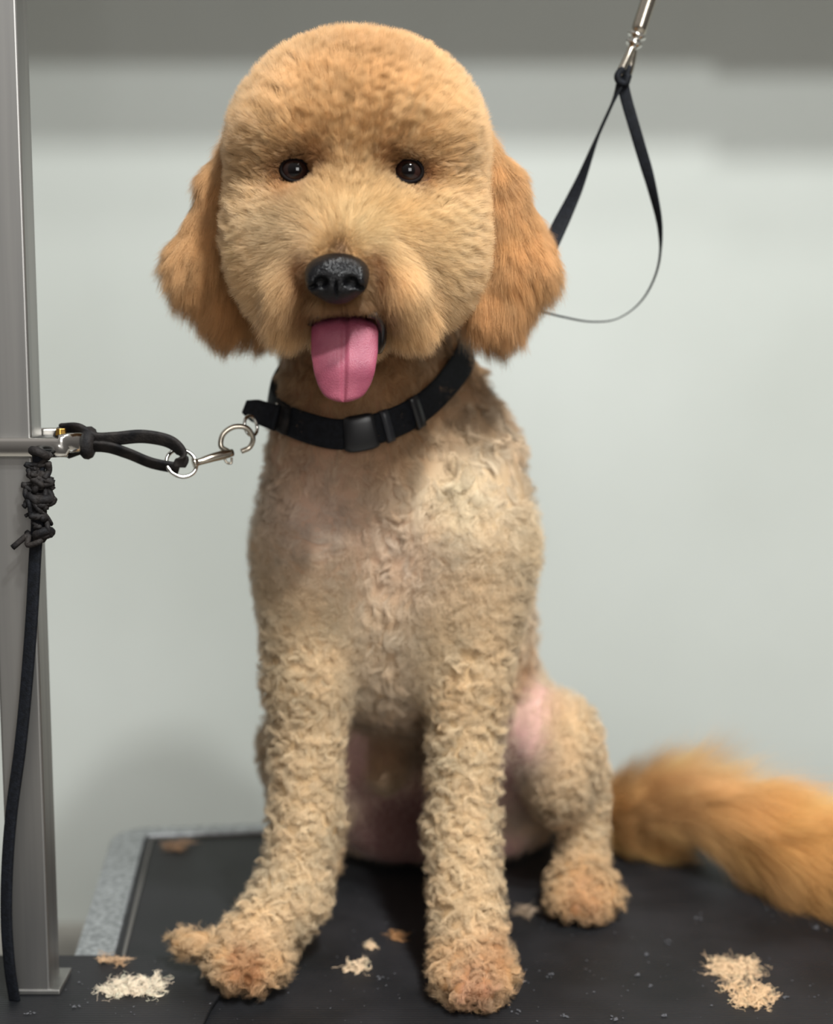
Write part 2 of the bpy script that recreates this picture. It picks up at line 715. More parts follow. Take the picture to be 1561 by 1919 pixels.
# ------------------------------------------------------------------ collar clamp on post with chrome loop
cl_z = W(60, 838, py0)[2]
clamp = empty('post_clamp', (pcx, pcy, cl_z), 'chrome loop clamp with a brass screw, fixed round the steel post', 'clamp')
ex = W(150, 838, py0)[0]
hw = pw / 2 + 0.003
path = []
yo = py0 - 0.004
yb2 = py0 + pw + 0.004
xl = fxl - 0.006
rr = (yb2 - yo) / 2
for t in np.linspace(0, 1, 10): path.append((xl + 0.004 + (ex - rr * .8 - xl) * t, yo, cl_z))
for a in np.linspace(-90, 90, 12)[1:-1]: path.append((ex - rr * .8 + rr * .8 * math.cos(math.radians(a)), (yo + yb2) / 2 + rr * math.sin(math.radians(a)), cl_z + 0.003))
for t in np.linspace(0, 1, 10): path.append((ex - rr * .8 + (xl + 0.004 - ex + rr * .8) * t, yb2, cl_z + 0.004))
for t in (0.3, 0.7): path.append((xl, yb2 + (yo - yb2) * t, cl_z + 0.002))
tube('clamp_loop', path, 0.0068, M_chrome, clamp, closed=True, seg=16, up=(0, 0, 1), flat=0.42)
bm = bmesh.new()
bmesh.ops.create_cone(bm, cap_ends=True, segments=6, radius1=0.0042, radius2=0.0036, depth=0.005, matrix=Matrix.Translation((ex - 0.015, (yo + yb2) / 2 - .004, cl_z + 0.0095)))
bm_obj('brass_screw', bm, M_brass, clamp, bevel=0.0004)
bm = bmesh.new()
add_box(bm, (ex - 0.020, (yo + yb2) / 2, cl_z + 0.0035), (0.026, yb2 - yo - .006, 0.006))
bm_obj('inner_block', bm, M_plastic, clamp, bevel=0.002)

# ------------------------------------------------------------------ short black tether with trigger snap
yt = py0 + pw / 2
tether = empty('tether', W(330, 860, 1.02), 'short black strap tether clipped between the post clamp and the dog collar', 'lead')
A = W(128, 822, yt)
loop1 = catmull([W(118, 806, yt + .012), W(150, 806, yt), W(178, 822, yt - .002), W(215, 822, yt), W(268, 818, yt + .004), W(318, 828, yt + .006), W(342, 852, yt + .008), W(336, 874, yt + .010)], 8)
loop2 = catmull([W(122, 850, yt + .004), W(160, 838, yt), W(200, 838, yt), W(240, 850, yt + .004), W(285, 868, yt + .008), W(336, 878, yt + .012)], 8)
nm1 = [(0.1, -0.55, 0.85)] * len(loop1)
tubes('strap', [(loop1, 0.0052, dict(seg=16, up=(0.0, -0.5, 0.8), flat=0.38)), (loop2, 0.0052, dict(seg=16, up=(0.1, -.6, 0.6), flat=0.32)),
                (catmull([W(112, 812, yt + .01), W(106, 826, yt), W(112, 848, yt - .002), W(126, 852, yt + .002)], 6), 0.005, dict(seg=12, up=(0, -1, .2), flat=.4))], M_black_worn, tether)
bm_path = ring_path(W(166, 830, yt), 0.0072, (1, 0, -0.1), 20, 0.0062)
tube('strap_keeper', bm_path, 0.0048, M_black_worn, tether, closed=True, seg=10)
yc = yt + 0.012
tube('swivel_ring', ring_path(W(340, 868, yc), 0.0098, (0.25, -1, 0.55), 32, 0.0108), 0.0014, M_chrome, tether, closed=True, seg=10)
snap = empty('snap_hook', W(370, 866, yc))
snap.parent = tether
snap.location = Vector(W(370, 866, yc)) - tether.location
tag(snap, 'nickel trigger snap')
e0, e1 = W(362, 869, yc), W(436, 848, yc + .014)
bax = catmull([e0, W(375, 865, yc + .002), W(400, 857, yc + .006), e1], 5)
nb = len(bax)
rad = np.interp(np.linspace(0, 1, nb), [0, .12, .2, .3, .6, .85, 1], [.0042, .0044, .0026, .0024, .0030, .0034, .0026])
hk = catmull([W(428, 846, yc + .014), W(414, 836, yc + .015), W(418, 814, yc + .016), W(438, 800, yc + .018), W(462, 802, yc + .02), W(474, 820, yc + .022), W(468, 838, yc + .022), W(452, 846, yc + .020)], 6)
tubes('snap_body', [(bax, rad, dict(seg=14)), (hk, 0.0019, dict(seg=10)), (catmull([W(418, 852, yc + .01), W(424, 866, yc + .01), W(433, 868, yc + .01), W(434, 858, yc + .011)], 4), 0.0009, dict(seg=8))], M_nickel, None)
so = bpy.data.objects['snap_body']
so.parent = tether
so.location = -Vector(tether.location)
bpy.data.objects.remove(snap)
tag(so, 'nickel trigger snap with curved hook')

# ------------------------------------------------------------------ hanging frayed black lead
hang = empty('hanging_lead', W(70, 860, py0 - .01), 'long frayed black lead knotted to the clamp and hanging down the post', 'lead')
yh = py0 - 0.012
hp = catmull([W(75, 845, yh), W(72, 900, yh), W(72, 960, yh), W(66, 1040, yh), W(60, 1150, yh), W(50, 1280, yh), W(38, 1400, yh), W(22, 1520, yh), W(14, 1620, yh), W(12, 1720, yh), W(18, 1810, yh), W(28, 1878, yh + .004)], 8)
hr = np.interp(np.linspace(0, 1, len(hp)), [0, .08, .16, .22, 1], [.0055, .0040, .0060, .0044, .0042])
tube('strap', hp, hr, M_black, hang, seg=14, up=(1, -0.3, 0), flat=0.45)
rs = np.random.RandomState(4)
specs = []
for k in range(26):
    py = 868 + 140 * rs.rand() ** 0.9
    c = W(74 + rs.normal() * 8, py, yh - .003)
    pts = [c + rs.normal(size=3) * 0.0036 for _ in range(5)]
    pts.append(c + np.clip(np.array([rs.normal() * 0.008, -abs(rs.normal()) * .003, rs.normal() * 0.006]), -.010, .010))
    specs.append((catmull(pts, 5), 0.0013 + 0.0013 * rs.rand(), dict(seg=7)))
# coils of the knot
for k, (cx, cy) in enumerate(((74, 850), (66, 938), (84, 940), (82, 1000))):
    specs.append((ring_path(W(cx, cy, yh - .003), 0.0052, (rs.normal() * .5, .4, 1), 16, 0.0046), 0.0030, dict(seg=8, closed=True)))
tubes('knot', specs, M_black_worn, hang)

# ------------------------------------------------------------------ loop lead hanging from the arm
yl = 1.10
arm_snap = empty('trigger_snap', W(1190, 70, yl), 'silver trigger snap hanging down from the upper edge, holding the noose', 'snap')
ax0, ax1 = W(1232, -50, yl), W(1194, 66, yl)
tube('barrel', [ax0 + (ax1 - ax0) * t for t in np.linspace(0, 1, 8)], np.array([.0056] * 7 + [.0052]), M_nickel, arm_snap, seg=18)
tube('lead', [W(1232, -50, yl), W(1240, -75, yl), W(1258, -160, yl + .01), W(1290, -300, yl + .03), W(1330, -480, yl + .06)], .0032, M_black, arm_snap, seg=12)
sw0, sw1 = W(1195, 62, yl), W(1184, 92, yl)
tube('swivel', [sw0 + (sw1 - sw0) * t for t in np.linspace(0, 1, 13)], np.array([.0052, .0066, .0072, .0066, .0048, .0042, .0050, .0062, .0064, .0056, .0044, .0038, .0032]), M_chrome, arm_snap, seg=18)
hk = catmull([W(1186, 84, yl), W(1176, 108, yl - .002), W(1162, 136, yl - .003), W(1158, 146, yl), W(1166, 150, yl + .004), W(1177, 138, yl + .005), W(1184, 112, yl + .004), W(1187, 92, yl + .002)], 6)
tube('hook', hk, 0.0030, M_nickel, arm_snap, seg=12)
noose = empty('grooming_noose', W(1166, 150, yl), 'thin black nylon noose looped from the silver snap down behind the dog ear', 'loop')
k0 = W(1174, 122, yl + .002)
strandR = catmull([k0, W(1168, 150, yl), W(1172, 180, yl), W(1195, 260, yl), W(1221, 350, yl + .004), W(1237, 430, yl + .01), W(1233, 500, yl + .015), W(1205, 560, yl + .02), W(1160, 596, yl + .02), W(1110, 603, yl + .02), W(1055, 594, yl + .015), W(1000, 580, yl + .0), W(950, 570, yl - .02)], 10)
strandL = catmull([k0, W(1164, 152, yl), W(1150, 188, yl), W(1118, 260, yl + .004), W(1085, 345, yl + .005), W(1050, 420, yl), W(1010, 500, yl - .01), W(960, 560, yl - .02)], 10)
nR = len(strandR)
angR = np.interp(np.linspace(0, 1, nR), [0, .1, .3, .38, .46, .55, .7, .85, 1], [10, 10, 15, 50, 84, 80, 86, 80, 60])
upR = [(math.cos(math.radians(a)), -math.sin(math.radians(a)), 0.0) for a in angR]
upR = [(u[0], u[1], 0.0) if i < nR * .5 else (0.15, -1.0, 0.12) for i, u in enumerate(upR)]
nL = len(strandL)
angL = np.interp(np.linspace(0, 1, nL), [0, .12, .3, .42, .6, .75, 1], [20, 40, 86, 84, 30, 5, 0])
upL = [(math.cos(math.radians(a)), -math.sin(math.radians(a)), 0.3 * math.cos(math.radians(a))) for a in angL]
radL = np.interp(np.linspace(0, 1, nL), [0, .5, .7, 1], [.0044, .0046, .0062, .0062])
radR = np.interp(np.linspace(0, 1, nR), [0, .1, .3, .42, .5, 1], [.0040, .0044, .0042, .0030, .0022, .0024])
tubes('strap', [(strandR, radR, dict(seg=14, up=upR, flat=0.22)), (strandL, radL, dict(seg=14, up=upL, flat=0.20))], M_black, noose)
tube('knot', catmull([W(1168, 128, yl - .004), W(1158, 140, yl - .004), W(1160, 152, yl - .004), W(1172, 156, yl - .003), W(1178, 140, yl - .003)], 5), 0.0027, M_black, noose, seg=10)

# ------------------------------------------------------------------ the dog
dog = empty('dog', tuple(G(760, 1700)), 'curly golden dog with clipped coat, sitting on the table with its tongue out', 'dog')


E = []   # (label, fn, k)


def ell(lab, px, py, y, r, k=0.02, R=None):
    c = W(px, py, y)
    E.append((lab, lambda p, c=c, r=r, R=R: sd_ell(p, c, r, R), k, c, max(r)))


def cone(lab, a, b, ra, rb, k=0.02):
    a = W(*a); b = W(*b)
    E.append((lab, lambda p, a=a, b=b, ra=ra, rb=rb: sd_cone(p, a, b, ra, rb), k, (a + b) / 2, np.linalg.norm(b - a) / 2 + max(ra, rb)))


# torso
ell('body', 730, 1000, 1.145, (.0880, .088, .125), .03)
ell('body', 597, 985, 1.115, (.041, .06, .085), .03)
ell('body', 876, 985, 1.115, (.045, .06, .088), .03)
ell('body', 720, 1160, 1.13, (.060, .06, .075), .03)
cone('body', (730, 1050, 1.17), (800, 1330, 1.29), .092, .095, .04)
ell('body', 885, 1190, 1.20, (.048, .07, .095), .03)
ell('body', 830, 1420, 1.32, (.115, .10, .125), .04)
# neck
cone('neck', (672, 570, 1.085), (668, 830, 1.105), .050, .066, .012)
cone('neck', (720, 640, 1.15), (770, 860, 1.165), .058, .085, .03)
# belly / inner thigh, bare
ell('bare', 740, 1460, 1.235, (.060, .04, .075), .025)
ell('leg', 726, 1420, 1.175, (.013, .02, .026), .012)
# front legs
cone('leg', (588, 1040, 1.10), (578, 1270, 1.085), .041, .031, .02)
cone('leg', (578, 1270, 1.085), (574, 1540, 1.065), .0275, .0225, .015)
cone('leg', (574, 1540, 1.065), (545, 1680, 1.045), .0225, .0230, .012)
cone('leg', (545, 1680, 1.045), (475, 1770, 1.02), .0235, .0240, .012)
cone('leg', (880, 1040, 1.10), (876, 1270, 1.085), .044, .029, .03)
cone('leg', (876, 1270, 1.085), (866, 1560, 1.055), .0260, .0225, .015)
cone('leg', (866, 1560, 1.055), (880, 1770, 1.015), .0225, .0245, .012)
# front paws with toes
ell('paw', 465, 1795, 1.010, (.026, .026, .017), .012)
for i, (px, py, y) in enumerate(((418, 1800, .992), (440, 1822, .984), (478, 1826, .980), (512, 1808, .992))):
    ell('paw', px, py, y, (.0098, .014, .0098), .006)
ell('paw', 375, 1768, 1.015, (.013, .010, .0085), .008)
ell('paw', 340, 1764, 1.020, (.008, .008, .0065), .008)
ell('paw', 884, 1805, .996, (.0265, .027, .018), .012)
for i, (px, py, y) in enumerate(((838, 1832, .978), (868, 1852, .966), (905, 1852, .964), (938, 1830, .976))):
    ell('paw', px, py, y, (.0098, .014, .0105), .006)
# hind legs
cone('leg', (955, 1430, 1.28), (1030, 1375, 1.19), .060, .036, .02)
ell('leg', 1052, 1432, 1.172, (.0300, .045, .048), .015, rotm('Y', .10))
cone('leg', (1088, 1450, 1.185), (1092, 1600, 1.170), .0200, .0165, .012)
ell('paw', 1090, 1655, 1.145, (.0255, .030, .021), .015)
for i, (px, py, y) in enumerate(((1052, 1680, 1.125), (1080, 1698, 1.115), (1112, 1698, 1.115), (1138, 1676, 1.125))):
    ell('paw', px, py, y, (.0105, .016, .0115), .006)
cone('bare', (985, 1325, 1.185), (1010, 1400, 1.160), .018, .016, .02)
cone('bare', (925, 1440, 1.27), (980, 1400, 1.20), .048, .034, .02)
cone('leg', (700, 1480, 1.30), (590, 1400, 1.20), .055, .042, .025)
cone('bare', (700, 1440, 1.24), (650, 1400, 1.20), .040, .036, .02)
cone('leg', (590, 1400, 1.20), (575, 1560, 1.19), .038, .026, .02)
ell('paw', 572, 1612, 1.175, (.026, .034, .022), .015)
# rump on the table
ell('bare', 860, 1560, 1.262, (.060, .040, .032), .02)
# tail
TP = catmull([W(960, 1560, 1.40), W(1080, 1550, 1.35), W(1180, 1530, 1.295), W(1280, 1505, 1.255), W(1400, 1545, 1.215), W(1561, 1605, 1.165), W(1680, 1640, 1.140), W(1760, 1655, 1.130)], 3)
for i in range(len(TP) - 1):
    a, b = TP[i], TP[i + 1]
    ra, rb = .021 - .0004 * i, .021 - .0004 * (i + 1)
    E.append(('tail', lambda p, a=a, b=b, ra=ra, rb=rb: sd_cone(p, a, b, ra, rb), .015, (a + b) / 2, np.linalg.norm(b - a) / 2 + .03))
# head
ell('head', 672, 268, 1.000, (.0800, .082, .0655), .03)
ell('head', 667, 395, .985, (.0735, .064, .0600), .03)
ell('head', 546, 478, .972, (.0345, .046, .0430), .03)
ell('head', 786, 480, .972, (.0360, .046, .0430), .03)
ell('head', 562, 256, .954, (.032, .030, .018), .025)
ell('head', 770, 256, .954, (.032, .030, .018), .025)
cone('head', (655, 400, .955), (636, 500, .905), .036, .0215, .022)
ell('head', 588, 432, .948, (.031, .030, .030), .02)
ell('head', 718, 432, .948, (.033, .030, .030), .02)
ell('lip', 612, 548, .926, (.0150, .020, .0140), .012)
ell('lip', 664, 550, .926, (.0160, .020, .0140), .012)
cone('lip', (598, 462, .913), (556, 525, .917), .0085, .0110, .008)
cone('lip', (556, 525, .917), (545, 578, .930), .0110, .0120, .008)
cone('lip', (688, 458, .913), (738, 525, .915), .0090, .0120, .008)
cone('lip', (738, 525, .915), (762, 580, .930), .0120, .0130, .008)
ell('head', 655, 622, .962, (.021, .028, .013), .010)
# ears
cone('ear', (455, 268, 1.020), (424, 350, 1.032), .010, .015, .006)
cone('ear', (424, 350, 1.032), (388, 490, 1.040), .015, .024, .012)
cone('ear', (388, 490, 1.040), (440, 565, 1.036), .024, .019, .008)
cone('ear', (440, 565, 1.036), (490, 590, 1.034), .019, .013, .008)
cone('ear', (893, 268, 1.020), (930, 350, 1.030), .010, .016, .006)
cone('ear', (930, 350, 1.030), (962, 490, 1.034), .016, .026, .012)
cone('ear', (962, 490, 1.034), (925, 575, 1.030), .026, .020, .008)
EYES = [W(555, 321, .9350), W(765, 322, .9350)]
MOUTH = W(650, 592, .925)
SOCK = [W(555, 321, .917), W(765, 322, .917)]


def dog_sdf(p):
    shp = p.shape[:-1]
    q = p.reshape(-1, 3)
    d = np.full(len(q), 1.0)
    for lab, fn, k, c, rad in E:
        near = np.linalg.norm(q - c, axis=1) < rad * 1.6 + 0.07
        if not near.any(): continue
        d[near] = smin(d[near], fn(q[near]), k)
    for s in SOCK:
        near = np.linalg.norm(q - s, axis=1) < 0.06
        if near.any():
            sg = 1.0 if s[0] > W(660, 320, .92)[0] else -1.0
            d[near] = smax(d[near], -sd_ell(q[near], s + np.array([0, 0, .0005]), (.0125, .0140, .0098)), .006)
            d[near] = smax(d[near], -sd_ell(q[near], s + np.array([sg * .006, -.004, -.003]), (.0200, .0110, .0070), rotm('Y', sg * .45)), .008)
    near = np.linalg.norm(q - MOUTH, axis=1) < 0.08
    if near.any():
        d[near] = smax(d[near], -sd_ell(q[near], MOUTH, (.0215, .030, .0085)), .005)
    # nothing of the dog sinks into the table
    d = smax(d, (TZ + 0.0066) - q[:, 2], 0.004)
    return d.reshape(shp)


LO = (-0.235, 0.855, TZ)
HI = (0.42, 1.46, CZ + 0.235)
V, Fc = surface_nets(dog_sdf, LO, HI, 0.0036)
# one projection step to sit exactly on the surface
g = grad(dog_sdf, V)
V = V - g * np.clip(dog_sdf(V), -.002, .002)[:, None] * 0.8


def label_weights(P, sharp=0.006):
    labs = ['body', 'neck', 'leg', 'paw', 'bare', 'tail', 'head', 'lip', 'ear']
    D = {l: np.full(len(P), 1.0) for l in labs}
    for lab, fn, k, c, rad in E:
        D[lab] = np.minimum(D[lab], fn(P))
    M = np.stack([D[l] for l in labs], 1)
    M = M - M.min(1)[:, None]
    Wt = np.exp(-M / sharp)
    return Wt / Wt.sum(1)[:, None], labs, D


def gauss(P, c, s):
    s = np.asarray(s, float) * np.ones(3)
    return np.exp(-0.5 * (((P - c) / s) ** 2).sum(1))


COLS = dict(body=srgb(218, 186, 150), neck=srgb(160, 116, 76), leg=srgb(222, 186, 140), paw=srgb(208, 160, 110), bare=srgb(215, 175, 165),  # neck tone darkened to carry the shadow under the chin
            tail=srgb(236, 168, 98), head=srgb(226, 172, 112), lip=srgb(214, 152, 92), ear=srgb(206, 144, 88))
px2m = 1.0 / F
BL = [  # where, spread (pixels), colour, strength
    ((560, 328, .92), 24, srgb(34, 16, 8), .95), ((760, 330, .92), 23, srgb(34, 16, 8), .95), ((576, 350, .92), 15, srgb(70, 36, 16), .9), ((740, 350, .92), 15, srgb(70, 36, 16), .9), ((545, 362, .925), 20, srgb(90, 50, 26), .85), ((782, 352, .925), 16, srgb(90, 50, 26), .85),  # dark brown eye fur, deepened to carry the shade of the sockets
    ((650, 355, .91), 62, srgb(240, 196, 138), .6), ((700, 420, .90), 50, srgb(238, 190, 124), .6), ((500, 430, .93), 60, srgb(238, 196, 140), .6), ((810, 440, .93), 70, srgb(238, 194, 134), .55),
    ((690, 130, .95), 140, srgb(166, 108, 62), .85), ((640, 250, .92), 70, srgb(204, 146, 90), .55), ((520, 180, .95), 60, srgb(214, 160, 108), .4),  # reddish crown, darkened further to offset the lamps overhead
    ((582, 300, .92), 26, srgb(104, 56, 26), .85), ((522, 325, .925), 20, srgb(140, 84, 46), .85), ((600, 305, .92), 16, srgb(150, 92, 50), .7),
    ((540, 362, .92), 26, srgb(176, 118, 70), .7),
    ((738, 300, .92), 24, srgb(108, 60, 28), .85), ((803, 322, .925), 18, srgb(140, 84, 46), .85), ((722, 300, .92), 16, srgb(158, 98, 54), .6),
    ((634, 462, .885), 20, srgb(96, 64, 40), .85), ((576, 494, .905), 15, srgb(120, 60, 20), .92), ((577, 522, .91), 17, srgb(108, 52, 16), .95), ((580, 560, .92), 18, srgb(92, 44, 14), .95), ((694, 488, .905), 15, srgb(120, 60, 20), .92), ((706, 515, .91), 17, srgb(108, 52, 16), .95), ((716, 556, .92), 20, srgb(92, 44, 14), .95), ((640, 575, .90), 40, srgb(80, 40, 16), .8),  # amber moustache, inner patches darkened as the shadow of the recess
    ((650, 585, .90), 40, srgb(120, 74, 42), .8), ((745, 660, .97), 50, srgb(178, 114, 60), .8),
    ((726, 1410, 1.16), 60, srgb(110, 70, 44), .85), ((436, 1806, .975), 9, srgb(110, 56, 28), .8), ((472, 1826, .965), 10, srgb(112, 56, 30), .8), ((1078, 1704, 1.10), 9, srgb(120, 70, 38), .7), ((1112, 1706, 1.10), 9, srgb(120, 70, 40), .7), ((872, 1858, .955), 8, srgb(140, 80, 60), .7), ((908, 1856, .955), 8, srgb(140, 76, 52), .7),  # brown belly tuft; small spots paint the dark gaps between toes
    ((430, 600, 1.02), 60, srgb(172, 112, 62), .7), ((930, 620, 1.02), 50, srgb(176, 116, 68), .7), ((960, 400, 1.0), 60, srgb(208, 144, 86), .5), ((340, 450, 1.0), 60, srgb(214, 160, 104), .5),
    ((690, 960, 1.05), 60, srgb(232, 200, 165), .7), ((860, 930, 1.05), 60, srgb(240, 214, 172), .8), ((590, 960, 1.06), 70, srgb(240, 206, 182), .7), ((760, 1050, 1.05), 60, srgb(206, 168, 142), .5),  # right chest carries a painted highlight, left one is lightened against head shadow
    ((1000, 1000, 1.12), 70, srgb(226, 190, 140), .7), ((950, 1230, 1.12), 60, srgb(214, 168, 118), .6), ((985, 1275, 1.15), 30, srgb(200, 138, 90), .7),
    ((460, 1830, .975), 28, srgb(168, 104, 62), .75), ((890, 1850, .96), 34, srgb(186, 122, 88), .7), ((935, 1800, .97), 18, srgb(178, 112, 66), .7), ((1100, 1690, 1.1), 30, srgb(180, 122, 78), .6),
    ((1060, 1370, 1.14), 50, srgb(226, 184, 132), .6), ((1200, 1420, 1.27), 80, srgb(240, 198, 150), .6),
]


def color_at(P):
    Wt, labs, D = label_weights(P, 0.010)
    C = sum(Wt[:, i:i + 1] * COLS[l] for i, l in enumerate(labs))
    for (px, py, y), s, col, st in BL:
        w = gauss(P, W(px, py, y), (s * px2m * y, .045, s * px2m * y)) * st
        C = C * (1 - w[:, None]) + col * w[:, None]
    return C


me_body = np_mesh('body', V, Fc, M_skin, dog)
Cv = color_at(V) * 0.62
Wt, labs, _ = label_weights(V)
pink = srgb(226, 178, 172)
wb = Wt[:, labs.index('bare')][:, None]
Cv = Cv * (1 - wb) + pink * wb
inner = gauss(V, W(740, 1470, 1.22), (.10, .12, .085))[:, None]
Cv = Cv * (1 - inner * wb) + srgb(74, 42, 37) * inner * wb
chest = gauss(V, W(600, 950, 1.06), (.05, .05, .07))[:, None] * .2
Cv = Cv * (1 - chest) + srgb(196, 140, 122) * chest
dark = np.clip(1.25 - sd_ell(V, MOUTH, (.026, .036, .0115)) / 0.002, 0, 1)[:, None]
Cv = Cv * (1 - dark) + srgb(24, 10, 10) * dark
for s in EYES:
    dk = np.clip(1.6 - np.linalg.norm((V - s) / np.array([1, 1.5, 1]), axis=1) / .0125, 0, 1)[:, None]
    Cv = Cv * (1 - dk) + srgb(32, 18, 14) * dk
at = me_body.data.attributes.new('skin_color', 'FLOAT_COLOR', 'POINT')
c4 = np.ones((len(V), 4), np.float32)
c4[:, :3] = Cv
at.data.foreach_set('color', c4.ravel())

# ---- fur
rs = np.random.RandomState(11)
tri = np.concatenate([Fc[:, [0, 1, 2]], Fc[:, [0, 2, 3]]])
ta, tb_, tc_ = V[tri[:, 0]], V[tri[:, 1]], V[tri[:, 2]]
area = np.linalg.norm(np.cross(tb_ - ta, tc_ - ta), axis=1) / 2
cen = (ta + tb_ + tc_) / 3
Wc, labs, _ = label_weights(cen)
li = {l: i for i, l in enumerate(labs)}
#                 dens/cm2  length  normal flow  curl  clump  clumpcell  rad(mm)
PAR = dict(
    body=(165, .0125, .50, .75, .80, .60, .0095, .060),
    neck=(130, .0105, .50, .80, .50, .45, .0070, .060),
    leg=(240, .0098, .95, .25, 1.00, .56, .0062, .058),
    paw=(280, .0095, .85, .35, 1.00, .62, .0058, .058),
    bare=(14, .0050, .40, .80, .40, .30, .0060, .040),
    tail=(380, .0640, .60, .85, .22, .50, .0130, .055),
    head=(540, .0128, .80, .58, .26, .42, .0033, .046),
    lip=(600, .0160, .38, 1.0, .20, .50, .0042, .046),
    ear=(420, .0240, .34, 1.0, .16, .48, .0062, .050))
PM = np.array([PAR[l] for l in labs])
gn = np.cross(tb_ - ta, tc_ - ta)
gn /= np.linalg.norm(gn, axis=1)[:, None] + 1e-12
dens = (Wc @ PM[:, 0]) * 1e4
back = np.clip(0.55 - gn[:, 1] * 1.2, 0.20, 1.0)       # thinner undercoat on the far side
bottom = np.where(cen[:, 2] < TZ + 0.0085, 0.05, 1.0)
dens = dens * back * bottom * HAIR
num = area * dens
ncnt = np.floor(num + rs.rand(len(num))).astype(int)
ti = np.repeat(np.arange(len(tri)), ncnt)
u, v = rs.rand(len(ti)), rs.rand(len(ti))
fl = u + v > 1
u[fl], v[fl] = 1 - u[fl], 1 - v[fl]
R0 = ta[ti] + (tb_[ti] - ta[ti]) * u[:, None] + (tc_[ti] - ta[ti]) * v[:, None]
# bare around eyes, in the mouth, under the nose leather and the collar
NOSE = W(632, 521, .884)
keep = np.ones(len(R0), bool)
for s in EYES:
    keep &= np.linalg.norm((R0 - s) * np.array([1, .7, 1.12]), axis=1) > 0.0108
keep &= sd_ell(R0, MOUTH, (.0225, .032, .0095)) > 0.0006
keep &= sd_ell(R0, NOSE, (.0175, .018, .0150)) > 0
R0 = R0[keep]
N0 = grad(dog_sdf, R0)
Wr, labs, Dd = label_weights(R0)
Pr = Wr @ PM
L = Pr[:, 1].copy()
fN, fF, fC, fK = Pr[:, 2].copy(), Pr[:, 3].copy(), Pr[:, 4].copy(), Pr[:, 5].copy()
rad = Pr[:, 7] * 1e-3
n = len(R0)
print('strands', n)
# flow
down = np.array([0, 0, -1.0])
flow = np.tile(down, (n, 1)) + N0 * 0
bridge = W(634, 478, .90)
rad_dir = R0 - bridge
rad_dir /= np.linalg.norm(rad_dir, axis=1)[:, None]
hw_ = (Wr[:, li['head']] + Wr[:, li['lip']])[:, None]
flow = flow * (1 - hw_) + rad_dir * hw_
# moustache falls down beside the mouth
lipw = Wr[:, li['lip']][:, None]
flow = flow * (1 - .8 * lipw) + (down + np.sign(R0[:, :1] - MOUTH[0]) * np.array([.35, 0, 0])) * .8 * lipw
# ears: down and slightly outward / rearward
ew = Wr[:, li['ear']][:, None]
sx = np.sign(R0[:, :1] - W(665, 400, 1.0)[0])
flow = flow * (1 - ew) + (down + sx * np.array([.18, 0, 0])) * ew
# tail: along the tail, fanning down and up
tw = Wr[:, li['tail']][:, None]
TPa = np.array(TP)
sdm = np.stack([sd_cone(R0, TP[i], TP[i + 1], .001, .001) for i in range(len(TP) - 1)], 1)
sdw = np.exp(-(sdm - sdm.min(1)[:, None]) / .02)
tdir = sdw @ (TPa[1:] - TPa[:-1])
tdir /= np.linalg.norm(tdir, axis=1)[:, None]
flow = flow * (1 - tw) + (tdir * 1.0 + down * 0.10) * tw
flow = flow - N0 * (flow * N0).sum(1)[:, None] * 0.6
flow /= np.linalg.norm(flow, axis=1)[:, None] + 1e-9
# local lengths
for s in EYES:
    dd = np.linalg.norm(R0 - s, axis=1)
    L *= np.clip((dd - .008) / .028, .20, 1)
    above = (R0[:, 2] > s[2]) & (dd < .024)
    L[above] *= 1.05
dn = np.linalg.norm(R0 - NOSE, axis=1)
L *= np.where(R0[:, 2] > NOSE[2] - .008, np.clip((dn - .006) / .034, .22, 1), 1)
upear = Wr[:, li['ear']] * np.clip(N0[:, 2] + .2, 0, 1)
L *= 1 - .45 * upear
tl = Wr[:, li['tail']]
hump = gauss(R0 * np.array([1, 0, 0]), np.array([W(1265, 1500, 1.26)[0], 0, 0]), (.05, 1, 1)) * np.clip(N0[:, 2], 0, 1)
L *= 1 + .35 * hump * tl
L *= np.where(Wr[:, li['tail']] > .5, np.clip(.55 + (R0[:, 0] - W(1080, 1500, 1.33)[0]) * 5, .45, 1.15), 1)
dch = gauss(R0, W(600, 980, 1.06), (.05, .06, .08)) * .35
L *= 1 - dch
chk = gauss(R0, W(535, 575, .93), (.013, .03, .014)) + gauss(R0, W(790, 585, .93), (.018, .03, .014)) + gauss(R0, W(560, 545, .91), (.011, .03, .014)) + gauss(R0, W(725, 545, .91), (.011, .03, .014))
chk = np.clip(chk, 0, 1)
L *= 1 + .45 * chk
fdn = down + np.sign(R0[:, :1] - MOUTH[0]) * np.array([.30, 0, 0])
flow = flow * (1 - .75 * chk[:, None]) + fdn * .75 * chk[:, None]
fN = fN * (1 - .5 * chk)
fK = fK + .2 * chk
dm = np.linalg.norm((R0 - MOUTH) * np.array([.5, .5, 1]), axis=1)
L *= np.where((R0[:, 2] > MOUTH[2]) & (np.abs(R0[:, 0] - MOUTH[0]) < .022), np.clip(dm / .022, .3, 1), 1)
L *= rs.uniform(.72, 1.08, n)
